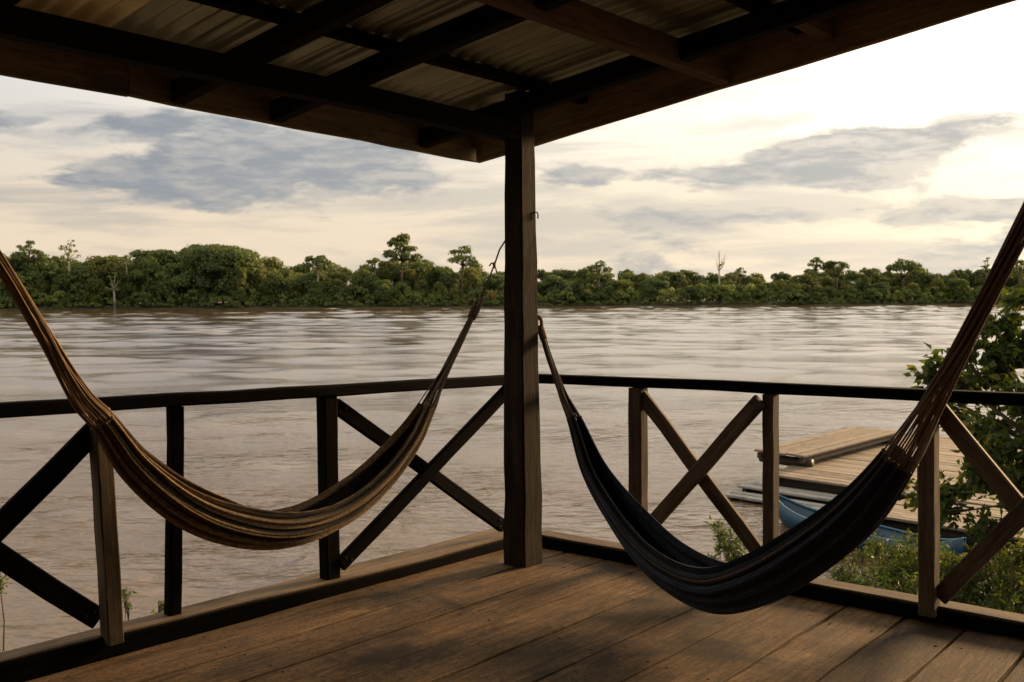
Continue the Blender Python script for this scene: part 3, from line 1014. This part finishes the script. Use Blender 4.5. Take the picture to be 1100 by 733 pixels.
def lobes_cards(lobes, leaf, per):
    """lobes: list of (centre, radii) ; leaf faces on and in each lobe"""
    out = []
    for c, rd in lobes:
        n = max(8, int(per * (rd[0] * rd[1] + rd[0] * rd[2] * 2) / 3))
        d = unit(n)
        d[:, 2] = np.where(d[:, 2] < -0.35, -d[:, 2], d[:, 2])
        r = rng.uniform(0.62, 1.06, n)[:, None]
        P = np.array(c) + d * np.array(rd) * r
        Nn = d + 0.75 * unit(n)
        Nn /= np.linalg.norm(Nn, axis=1)[:, None]
        out.append(cards(P, Nn, leaf))
    return np.concatenate(out)


def crown_lobes(h0, h1, rad_, n, flat=1.0, seedshift=0):
    """lobes filling a crown between the heights h0 and h1"""
    L = []
    hc, hh = (h0 + h1) / 2, (h1 - h0) / 2
    for i in range(n):
        d = unit(1)[0]
        d[2] = abs(d[2]) * 1.2 - 0.35
        k = rng.uniform(0.45, 0.78)
        c = np.array([d[0] * rad_ * k, d[1] * rad_ * k, hc + d[2] * hh * k])
        r = rad_ * rng.uniform(0.26, 0.46)
        rzv = min(r * rng.uniform(0.55, 0.8) * flat, hh * 0.62)
        c[2] = min(c[2], h1 - rzv)
        L.append((c, (r, r * rng.uniform(.85, 1.15), rzv)))
    return L


# ---------------------------------------------------------------- the wood on the far bank
prof = [(-260, 14.5), (-170, 14.5), (-142, 14.7), (-137, 15.2), (-127, 15.6), (-118, 14.7), (-110, 15.0), (-105, 14.4), (-92, 15.6), (-82, 16.0), (-72, 13.9), (-67, 12.3), (-59, 12.6),
        (-48, 12.0), (-40, 12.9), (-32, 13.2), (-19, 12.6), (-8, 12.0), (14, 10.9), (25, 11.2), (42, 10.2), (56, 9.9), (85, 10.1), (100, 11.0), (118, 11.4),
        (130, 10.5), (145, 11.1), (161, 11.9), (330, 12)]
px_, ph_ = [p[0] for p in prof], [p[1] * (1.14 if p[0] < -60 else 1.06) for p in prof]
templates = []
for k in range(7):
    lb = crown_lobes(0.10, 1.0, 0.42 if k % 2 else 0.5, 16)
    for q in range(9):
        an = rng.uniform(0, 6.28)
        r_ = rng.uniform(.14, .24)
        lb.append((np.array([math.cos(an) * .26, math.sin(an) * .26, rng.uniform(.06, .45)]), (r_, r_, r_ * .8)))
    templates.append(lobes_cards([(np.array(c) * 10, np.array(r) * 10) for c, r in lb], 0.30, 58.0) / 10)
bush_t = []
for k in range(4):
    lb = crown_lobes(0.0, 1.0, 0.75, 7)
    bush_t.append(lobes_cards([(np.array(c) * 4, np.array(r) * 4) for c, r in lb], 0.33, 42.0) / 4)


def stamp(tpl, x, y, z, sh, sr, an):
    ca, sa = math.cos(an), math.sin(an)
    V = tpl * np.array([sr, sr, sh])
    V = np.stack([V[..., 0] * ca - V[..., 1] * sa, V[..., 0] * sa + V[..., 1] * ca, V[..., 2]], axis=-1)
    return V + np.array([x, y, z])


acc, tin = [], []
trunk_chains = []
for row, (off, lo, hi, step) in enumerate(((6, 0.40, 0.80, 5.4), (13, 0.62, 0.98, 5.8), (21, 0.78, 1.08, 6.0), (32, 0.82, 1.14, 6.2))):
    x = -258.0
    while x < 320:
        xx = x + rng.uniform(-2, 2)
        y = far_line(xx) + off + rng.uniform(-2.5, 2.5)
        h = np.interp(xx * 275 / y, px_, ph_) * rng.uniform(lo, hi)
        k = rng.integers(0, len(templates))
        V = stamp(templates[k], xx, y, 0.5, h, max(4.6, h * rng.uniform(0.55, 1.15)) , rng.uniform(0, 6.28))
        acc.append(V)
        br = rng.uniform(0.72, 1.2)
        g = rng.random()
        tcol = np.array([br * (1.0 + 0.35 * (g > .72)), br * (1 + 0.12 * (g > .72)), br * rng.uniform(0.8, 1.15)])
        tin.append(np.tile(tcol, (len(V), 1)))
        if row < 2 and rng.random() < 0.55:
            trunk_chains.append(([(xx, y, 0.3), (xx + rng.uniform(-.4, .4), y, h * 0.35), (xx + rng.uniform(-.9, .9), y - 0.5, h * 0.72)], [0.22, 0.17, 0.09]))
        x += step * rng.uniform(0.75, 1.25)
wood_o = tag(obj('far_forest', quads_mesh('far_forest', np.concatenate(acc), M['leaf_far'], np.concatenate(tin)), ID),
             'dense dark green rainforest lining the far river bank', 'forest', kind='stuff')
acc, tin = [], []
for row, (off, hmin, hmax, step) in enumerate(((1.2, 0.9, 2.4, 1.7), (3.2, 2.2, 5.2, 2.6), (5.0, 3.5, 6.6, 3.6))):
    x = -255.0
    while x < 318:
        h = rng.uniform(hmin, hmax)
        y = far_line(x) + off + rng.uniform(-.8, .8)
        V = stamp(bush_t[rng.integers(0, 4)], x, y, -0.1, h, max(h * rng.uniform(.6, 1.0), 1.2), rng.uniform(0, 6.28))
        acc.append(V)
        br = rng.uniform(0.85, 1.55)
        tin.append(np.tile(np.array([br * 1.15, br * 1.08, br * 0.95]), (len(V), 1)))
        x += step * rng.uniform(0.6, 1.4)
tag(obj('bank_undergrowth', quads_mesh('bank_undergrowth', np.concatenate(acc), M['leaf_far'], np.concatenate(tin)), ID),
    'lighter green shrubs and reeds along the waterline of the far bank', 'undergrowth', kind='stuff')
tubes('forest_trunks', trunk_chains, M['bark_pale'], None, ID, 5)
tag(bpy.data.objects['forest_trunks'], 'slender pale trunks showing in the far forest edge', 'trunks', kind='stuff')


def far_tree(label, x, y, top, bot, width, style='dome', name='forest_tree', leaf=0.42, bark='bark', dens=30.0, tint=(1, 1, 1), nl=14, flat=0.9):
    root = empty(name, Matrix.Translation((x, y, 0.6)), label, 'tree')
    base = Matrix.Translation((x, y, 0.6))
    top, bot = top - 0.6, bot - 0.6
    R_ = width / 2
    chains = []
    lb = []
    lean = rng.uniform(-.5, .5)
    fork = bot + (top - bot) * 0.15
    chains.append(([(0, 0, -0.8), (lean * .4, 0, fork * .5), (lean, 0, fork)], [0.38, 0.28, 0.22] if width > 5 else [0.2, 0.16, 0.12]))
    if style == 'palm':
        cr = []
        n = 16
        for i in range(n):
            an = 2 * math.pi * i / n + rng.uniform(-.2, .2)
            el = rng.uniform(-0.1, 1.2)
            ln = R_ * rng.uniform(0.95, 1.2)
            prev = None
            for q in range(9):
                k = q / 8
                z = fork + 0.6 + math.sin(el) * ln * k - 1.15 * ln * k * k * 0.7
                p = np.array([lean + math.cos(an) * math.cos(el) * ln * k, math.sin(an) * math.cos(el) * ln * k, z])
                for s in range(5):
                    cr.append(p + rng.normal(size=3) * 0.13)
        P = np.array(cr)
        Nn = unit(len(P))
        V = cards(P, Nn, 0.30, 0.4)
        chains[0] = ([(0, 0, -0.8), (lean * .4, 0, fork * .5), (lean, 0, fork + 0.8)], [0.22, 0.17, 0.15])
    elif style == 'bare':
        V = None
        for i in range(11):
            an = rng.uniform(0, 6.28)
            z0 = bot + (top - bot) * rng.uniform(0.0, 0.65)
            e = (lean + math.cos(an) * R_ * rng.uniform(.6, 1.1), math.sin(an) * R_, min(top, z0 + (top - bot) * rng.uniform(.25, .5)))
            m_ = tuple((np.array((lean, 0, z0)) * .5 + np.array(e) * .5) + np.array((0, 0, -0.25)))
            chains.append(([(lean, 0, z0), m_, e], [0.12, 0.09, 0.06]))
        chains.append(([(lean, 0, fork), (lean, 0, top)], [0.16, 0.08]))
    else:
        if style == 'umbrella':
            for i in range(nl):
                an = 2 * math.pi * (i + rng.uniform(-.3, .3)) / nl * 2.4
                k = math.sqrt((i + 0.4) / nl)
                r = R_ * rng.uniform(0.20, 0.36)
                z = top - (top - bot) * (0.14 + 0.66 * k * k) - r * .5 + rng.uniform(-.7, .4)
                c = np.array([lean + math.cos(an) * (R_ - r * 0.8) * k * rng.uniform(.85, 1.1), math.sin(an) * (R_ - r) * k, z])
                lb.append((c, (r, r, r * rng.uniform(.5, .75))))
                chains.append(([(lean, 0, fork), tuple((np.array((lean, 0, fork)) + c) / 2 + np.array((0, 0, 0.25))), tuple(c)], [0.17, 0.12, 0.06]))
        else:
            lb = crown_lobes(bot, top, R_, nl, flat)
            lb = [(np.array(c) + np.array((lean, 0, 0)), r) for c, r in lb]
            for c, r in lb[::2]:
                chains.append(([(lean, 0, fork * .9), tuple((np.array((lean, 0, fork)) + c) / 2), tuple(c)], [0.16, 0.11, 0.05]))
        V = lobes_cards(lb, leaf, dens)
    if V is not None:
        obj('crown', quads_mesh('crown', V, M['leaf_far'], np.tile(np.array(tint, float), (len(V), 1))), base, root)
    tubes('trunk', chains, M[bark], root, base, 6)
    return root


far_tree('tall palm-like tree poking above the forest at the far left edge', -137.2, 265, 21.3, 12.4, 5.6, 'palm', name='palm_tree')
far_tree('broad rounded crown just right of the leftmost palm', -130.1, 268, 19.4, 11.5, 9.4, 'umbrella', nl=16)
far_tree('sparse pale-branched tree near the left edge of the far forest', -119.2, 268, 19.6, 11.8, 7.8, 'umbrella', bark='bark_pale', dens=13, nl=11, tint=(1.2, 1.1, .9))
far_tree('slim pale-trunked tree left of the big rounded dome of forest', -103.6, 268, 15.6, 11.4, 5.0, 'umbrella', bark='bark_pale', dens=20, nl=8, tint=(1.15, 1.15, 1))
far_tree('huge rounded dark dome, widest crown on the far bank', -80.4, 276, 17.3, 6.5, 23.5, 'dome', dens=34, nl=34, flat=0.9)
far_tree('flat umbrella-shaped tree halfway between the big dome and the tall kapok', -53.2, 271, 15.8, 9.6, 11.4, 'umbrella', bark='bark_pale', nl=16)
far_tree('small round crown just left of the tallest tree', -38.5, 282, 14.4, 10.5, 5.2, 'dome', nl=9)
far_tree('tallest tree with domed crown left of the corner post', -30.6, 276, 21.6, 11.2, 12.2, 'umbrella', nl=24, dens=40)
far_tree('wide two-lobed crown showing just left of the corner post', -14.1, 277, 17.8, 10.2, 11.0, 'umbrella', nl=13, dens=30)
far_tree('low spreading crown to the right of the corner post', 24.5, 284, 13.2, 7.6, 9.8, 'umbrella', nl=14)
far_tree('bare leafless tree standing above the middle of the right forest', 60.3, 288, 15.8, 9.0, 5.4, 'bare', name='dead_tree', bark='bark_pale')
far_tree('tall narrow-stemmed tuft-topped tree on the right', 89.4, 291, 15.4, 9.2, 6.2, 'umbrella', nl=12, dens=34)
far_tree('round dome beside the tall tuft-topped tree', 95.8, 292, 14.0, 8.0, 8.4, 'dome', nl=13)
far_tree('broad rounded dome left of the dark hammock strand', 116.0, 294, 13.6, 7.4, 11.4, 'dome', nl=16)
far_tree('small crown between the two right-hand domes', 106.6, 299, 11.8, 8.0, 5.6, 'dome', nl=9)
far_tree('thin tall tree just behind the dark hammock strand', 142.1, 298, 15.2, 8.5, 3.6, 'umbrella', nl=7)
far_tree('broad crown at the right edge of the far forest', 153.0, 299, 14.4, 8.4, 8.2, 'umbrella', nl=12)
far_tree('small crown left of the bare leafless tree', 50.0, 292, 10.9, 7.8, 4.2, 'umbrella', nl=7)
far_tree('small crown right of the bare leafless tree', 67.7, 294, 11.2, 7.8, 5.2, 'umbrella', nl=8)
far_tree('pale stemmed thin tree standing in front at the left waterline', -104.9, 262, 10.4, 4.0, 5.6, 'umbrella', bark='bark_pale', nl=9, dens=18, tint=(1.25, 1.2, 1.1))
far_tree('dry brown dead bush at the far waterline beside the corner post', -5.1, 274.5, 4.8, 0.9, 3.2, 'bare', name='dead_bush', bark='straw')


# ---------------------------------------------------------------- floating dock
EX = Vector((0.69, 0.724, 0)).normalized()       # along the dock, away from the viewer
WX = Vector((EX.y, -EX.x, 0))                    # across, towards the right bank


def dock(label, origin, le, lw, z, mat, n, along_w=True, thick=0.05, gap=0.018, skirt=0.3):
    o0 = Vector((*origin, 0))
    root = empty('floating_dock', Matrix.Translation(o0 + Vector((0, 0, z))), label, 'dock', 'floating dock sections')
    for i in range(n):
        if along_w:
            e = (i + .5) * le / n
            p = o0 + EX * e + Vector((0, 0, z - thick / 2 + rs.uniform(-.008, .008)))
            beam('plank', p + WX * rs.uniform(-.06, .05), p + WX * (lw + rs.uniform(-.06, .06)), le / n - gap * rs.uniform(.6, 1.5), thick, mat, root, ID, seg=3, jit=0.004)
        else:
            v = (i + .5) * lw / n
            p = o0 + WX * v + Vector((0, 0, z - thick / 2 + rs.uniform(-.008, .008)))
            beam('plank', p + EX * rs.uniform(-.06, .05), p + EX * (le + rs.uniform(-.06, .06)), lw / n - gap * rs.uniform(.6, 1.5), thick, mat, root, ID, seg=3, jit=0.004)
    zb = z - thick - 0.075
    for v in (0.12, lw - 0.12) if lw < 3 else (0.12, lw * .33, lw * .66, lw - 0.12):
        beam('bearer', o0 + WX * v + EX * 0.05 + Vector((0, 0, zb)), o0 + WX * v + EX * (le - .05) + Vector((0, 0, zb)), 0.10, 0.13, M['float'], root, ID)
    for e in (0.35, le - 0.35):
        pz = Vector((0, 0, zb - 0.10))
        q0, q1 = o0 + EX * e + pz, o0 + EX * e + WX * lw + pz
        vs, fs = tube_data([q0 - q0, (q1 - q0) * .5, q1 - q0], [.11, .12, .11], 10)
        obj('float_log', make_mesh('float_log', vs, fs, M['float'], True), Matrix.Translation(q0), root)
    return root


def off(p, e, w_):
    q = Vector((*p, 0)) + EX * e + WX * w_
    return (q.x, q.y)


D2 = (5.62, 21.95)
dock('narrow raised dock section of wide boards reaching farthest out on the river', (5.72, 23.35), 5.4, 1.32, 0.80, M['dock'], 5, along_w=False, skirt=0.4)
dock('main brown plank dock section beside the narrow raised one', D2, 8.2, 8.5, 0.50, M['dock'], 30)
dock('nearest plank dock section stretching right behind the leafy tree', off(D2, -2.20, 3.3), 2.12, 6.6, 0.47, M['dock'], 11)
dock('low grey weathered step boards at the left end of the dock', off(D2, -0.60, -0.30), 0.56, 2.6, 0.27, M['dockgrey'], 2)
dock('lowest grey board of the dock, close over the water by the boat bow', off(D2, -1.15, -0.34), 0.50, 2.3, 0.16, M['dockgrey'], 2)

# ---------------------------------------------------------------- blue boat
bd = Vector((0.52, -0.854, 0)).normalized()
bs = Vector((bd.y, -bd.x, 0))
b0 = Vector((5.22, 19.45, 0))
boat = empty('rowing_boat', Matrix.Translation(b0 + bd * 2.5), 'narrow blue wooden canoe moored against the dock', 'boat')
hull_v, hull_f, rim_l, rim_r, in_v = [], [], [], [], []
NB = 20
for i in range(NB + 1):
    k = i / NB
    wid = 0.38 * (math.sin(math.pi * min(k, 1 - k) * 0.999) ** 0.62 if 0 < k < 1 else 0) + 0.02
    sheer = 0.30 + 0.24 * (2 * k - 1) ** 4
    keel = -0.10 + 0.34 * max(0, 1 - k / 0.14) ** 2 + 0.3 * max(0, 1 - (1 - k) / 0.14) ** 2
    c = b0 + bd * (4.1 * k)
    for q in range(7):
        an = (q / 6 - .5) * math.pi
        x = math.sin(an) * wid
        z = keel + (sheer - keel) * (1 - math.cos(an) ** 0.8 if abs(math.cos(an)) > 1e-6 else 1)
        hull_v.append(c + bs * x + Vector((0, 0, z)))
    rim_l.append(c - bs * wid + Vector((0, 0, sheer)))
    rim_r.append(c + bs * wid + Vector((0, 0, sheer)))
for i in range(NB):
    for q in range(6):
        hull_f.append((i * 7 + q, i * 7 + q + 1, i * 7 + 8 + q, i * 7 + 7 + q))
ho = obj('hull', make_mesh('hull', hull_v, hull_f, M['boat'], True), ID, boat)
ho.modifiers.new('thick', 'SOLIDIFY').thickness = 0.02
tubes('gunwale', [(rim_l, 0.022)], M['boat_rim'], boat, ID)
tubes('gunwale', [(rim_r, 0.022)], M['boat_rim'], boat, ID)
for k in (0.28, 0.52, 0.76):
    c = b0 + bd * (4.1 * k) + Vector((0, 0, 0.24))
    beam('thwart', c - bs * .31, c + bs * .31, 0.20, 0.025, M['boat_in'], boat, ID)


# ---------------------------------------------------------------- near plants
def leaf_cloud(P, Dn, length, width):
    """pointed leaves: two quads each, folded along the midrib and drooping"""
    n = len(P)
    Dn = Dn / np.linalg.norm(Dn, axis=1)[:, None]
    side = np.cross(Dn, unit(n))
    side /= np.linalg.norm(side, axis=1)[:, None]
    up = np.cross(side, Dn)
    L = (length * rng.uniform(.6, 1.25, n))[:, None]
    W = (width * rng.uniform(.7, 1.2, n))[:, None]
    mid_ = P + Dn * L * 0.45 - up * W * 0.12
    tip = P + Dn * L - up * L * 0.16
    a = P + Dn * L * 0.42 + side * W * 0.5 + up * W * 0.14
    b_ = P + Dn * L * 0.42 - side * W * 0.5 + up * W * 0.14
    q1 = np.stack([P, a, tip, mid_], axis=1)
    q2 = np.stack([P, mid_, tip, b_], axis=1)
    return np.concatenate([q1, q2])


def leaf_tints(n, lo=.75, hi=1.35):
    br = rng.uniform(lo, hi, n)
    yl = rng.uniform(0, 1, n) ** 3
    return np.stack([br * (1 + .7 * yl), br * (1 + .3 * yl), br], axis=1)


def branchy(root, base, spots, trunk_base, mat_leaf, leaf, wl, per, spread, bark='bark', r0=0.06, name='foliage', limb=None):
    """limbs from trunk_base to the spots, leaves in sprays round the ends"""
    chains, Ps, Ds = [], [], []
    tb = np.array(trunk_base, float)
    for s in spots:
        s = np.array(s, float)
        m_ = tb + (s - tb) * 0.5 + np.array([0, 0, 0.10 * np.linalg.norm(s - tb)]) + rng.normal(size=3) * 0.05
        chains.append(([tuple(tb), tuple(m_), tuple(s)], [r0, r0 * .6, r0 * .22]))
        for q in range(5):
            e = s + unit(1)[0] * spread * rng.uniform(.5, 1.1) * np.array([1, 1, .8])
            chains.append(([tuple(m_ * .35 + s * .65), tuple((s + e) / 2 + np.array([0, 0, .04])), tuple(e)], [r0 * .3, r0 * .2, r0 * .1]))
            n = per
            k = rng.uniform(0.15, 1.05, n)[:, None]
            P = s + (e - s) * k + rng.normal(size=(n, 3)) * spread * 0.17
            dn = (e - s) / np.linalg.norm(e - s) * 0.7 + unit(n) + np.array([0, 0, -0.35])
            Ps.append(P)
            Ds.append(dn)
    P, Dn = np.concatenate(Ps), np.concatenate(Ds)
    V = leaf_cloud(P, Dn, leaf, wl)
    tn = leaf_tints(len(P))
    obj(name, quads_mesh(name, V, mat_leaf, np.concatenate([tn, tn])), base, root)
    tubes('stems', chains, M[bark], root, base, 5)


# the leafy tree at the right
TB = Vector((7.15, 11.9, 0.2))
tree = empty('leafy_tree', Matrix.Translation(TB), 'leafy broadleaf tree in front of the dock at the right edge', 'tree')
spots = []
for i in range(120):
    while True:
        p = np.array([rng.uniform(-1.95, 1.9), rng.uniform(-1.4, 1.4), rng.uniform(1.45, 4.45)])
        e = (p[0] / 2.0) ** 2 + (p[1] / 1.5) ** 2 + ((p[2] - 2.65) / 1.65) ** 2
        if e < 1:
            break
    spots.append(p)
spots += [np.array(q) for q in ((-1.95, 0, 3.40), (-2.0, .1, 3.15), (-1.8, 0, 3.62), (-2.0, .2, 1.85), (-1.9, -.1, 1.70), (-1.4, -.2, 1.60), (-1.3, 0, 4.05), (-0.95, 0, 4.25))]
TBm = Matrix.Translation(TB)
chains = [([(0, 0, -0.6), (-.1, 0, .7), (-.2, .05, 1.5), (-.3, 0, 2.4), (-.2, 0, 3.4)], [.14, .12, .10, .07, .04])]
tubes('trunk', chains, M['bark'], tree, TBm, 8)
branchy(tree, TBm, spots, (-.2, 0.03, 1.7), M['leaf_tree'], 0.140, 0.092, 27, 0.31, r0=0.030)


def shrub(label, x, y, h, width, leaf=0.09, wl=0.035, n=22, per=9, mat='leaf_bush', zb=None, group=None, name='shrub', spread=0.20):
    z = max(ground_z(x, y), -0.05) if zb is None else zb
    root = empty(name, Matrix.Translation((x, y, z)), label, 'shrub', group)
    n = int(n * 1.6) if name == 'shrub' else n
    sp = []
    for i in range(n):
        an = rng.uniform(0, 6.28)
        r = width / 2 * math.sqrt(rng.uniform(0, 1))
        sp.append((math.cos(an) * r, math.sin(an) * r * .8, h * rng.uniform(.45, 1.0) * (1 - .35 * (2 * r / width) ** 2)))
    branchy(root, Matrix.Translation((x, y, z)), sp, (0, 0, 0.0), M[mat], leaf, wl, per, spread, r0=0.014)
    return root


shrub('bright green feathery shrub seen through the brace above the navy hammock', 2.72, 12.6, 1.62, 0.95, n=26)
shrub('low shrub right beside the feathery one, near the second brown rail post', 3.25, 12.9, 1.25, 0.7, n=16)
shrub('dense dark green shrub just right of the navy hammock, over glinting water', 4.35, 12.4, 1.35, 1.2, n=34, leaf=0.085)
shrub('shrub in front of the blue boat beside the light rail post', 5.15, 13.2, 1.45, 0.9, n=20, leaf=0.10)
shrub('thin leafy shrub under the tree, left of the last brown rail post', 4.75, 11.6, 0.95, 0.7, n=16)
shrub('wide bush in the lower right corner beyond the brace', 6.35, 12.7, 1.42, 1.5, n=40, leaf=0.09)
shrub('olive bush at the right frame edge below the dock', 7.2, 12.4, 1.35, 1.3, n=34, leaf=0.09)
shrub('small bush in front of the wide lower-right bush', 5.85, 11.7, 0.95, 0.9, n=22)
shrub('bush under the dock edge between tree and boat', 6.1, 14.4, 1.1, 1.1, n=24)
shrub('low leafy shrub in the shallows between the navy hammock and the light rail post', 4.95, 12.1, 1.1, 1.0, n=26)
shrub('dark bush at the waterline under the near dock edge', 5.6, 12.9, 1.3, 1.1, n=28)
shrub('thin weed sprig standing behind the lighter left rail post', -3.92, 10.0, 1.66, 0.16, n=5, per=4, leaf=0.07, zb=0.0, spread=0.10, name='weed')
shrub('low tuft of weeds along the left sill', -3.72, 10.0, 1.50, 0.5, n=9, per=4, leaf=0.07, zb=0.0, spread=0.10, name='weed')
shrub('weed sprig at the far left frame edge', -5.28, 10.0, 2.14, 0.2, n=5, per=5, leaf=0.07, zb=0.0, spread=0.12, name='weed')
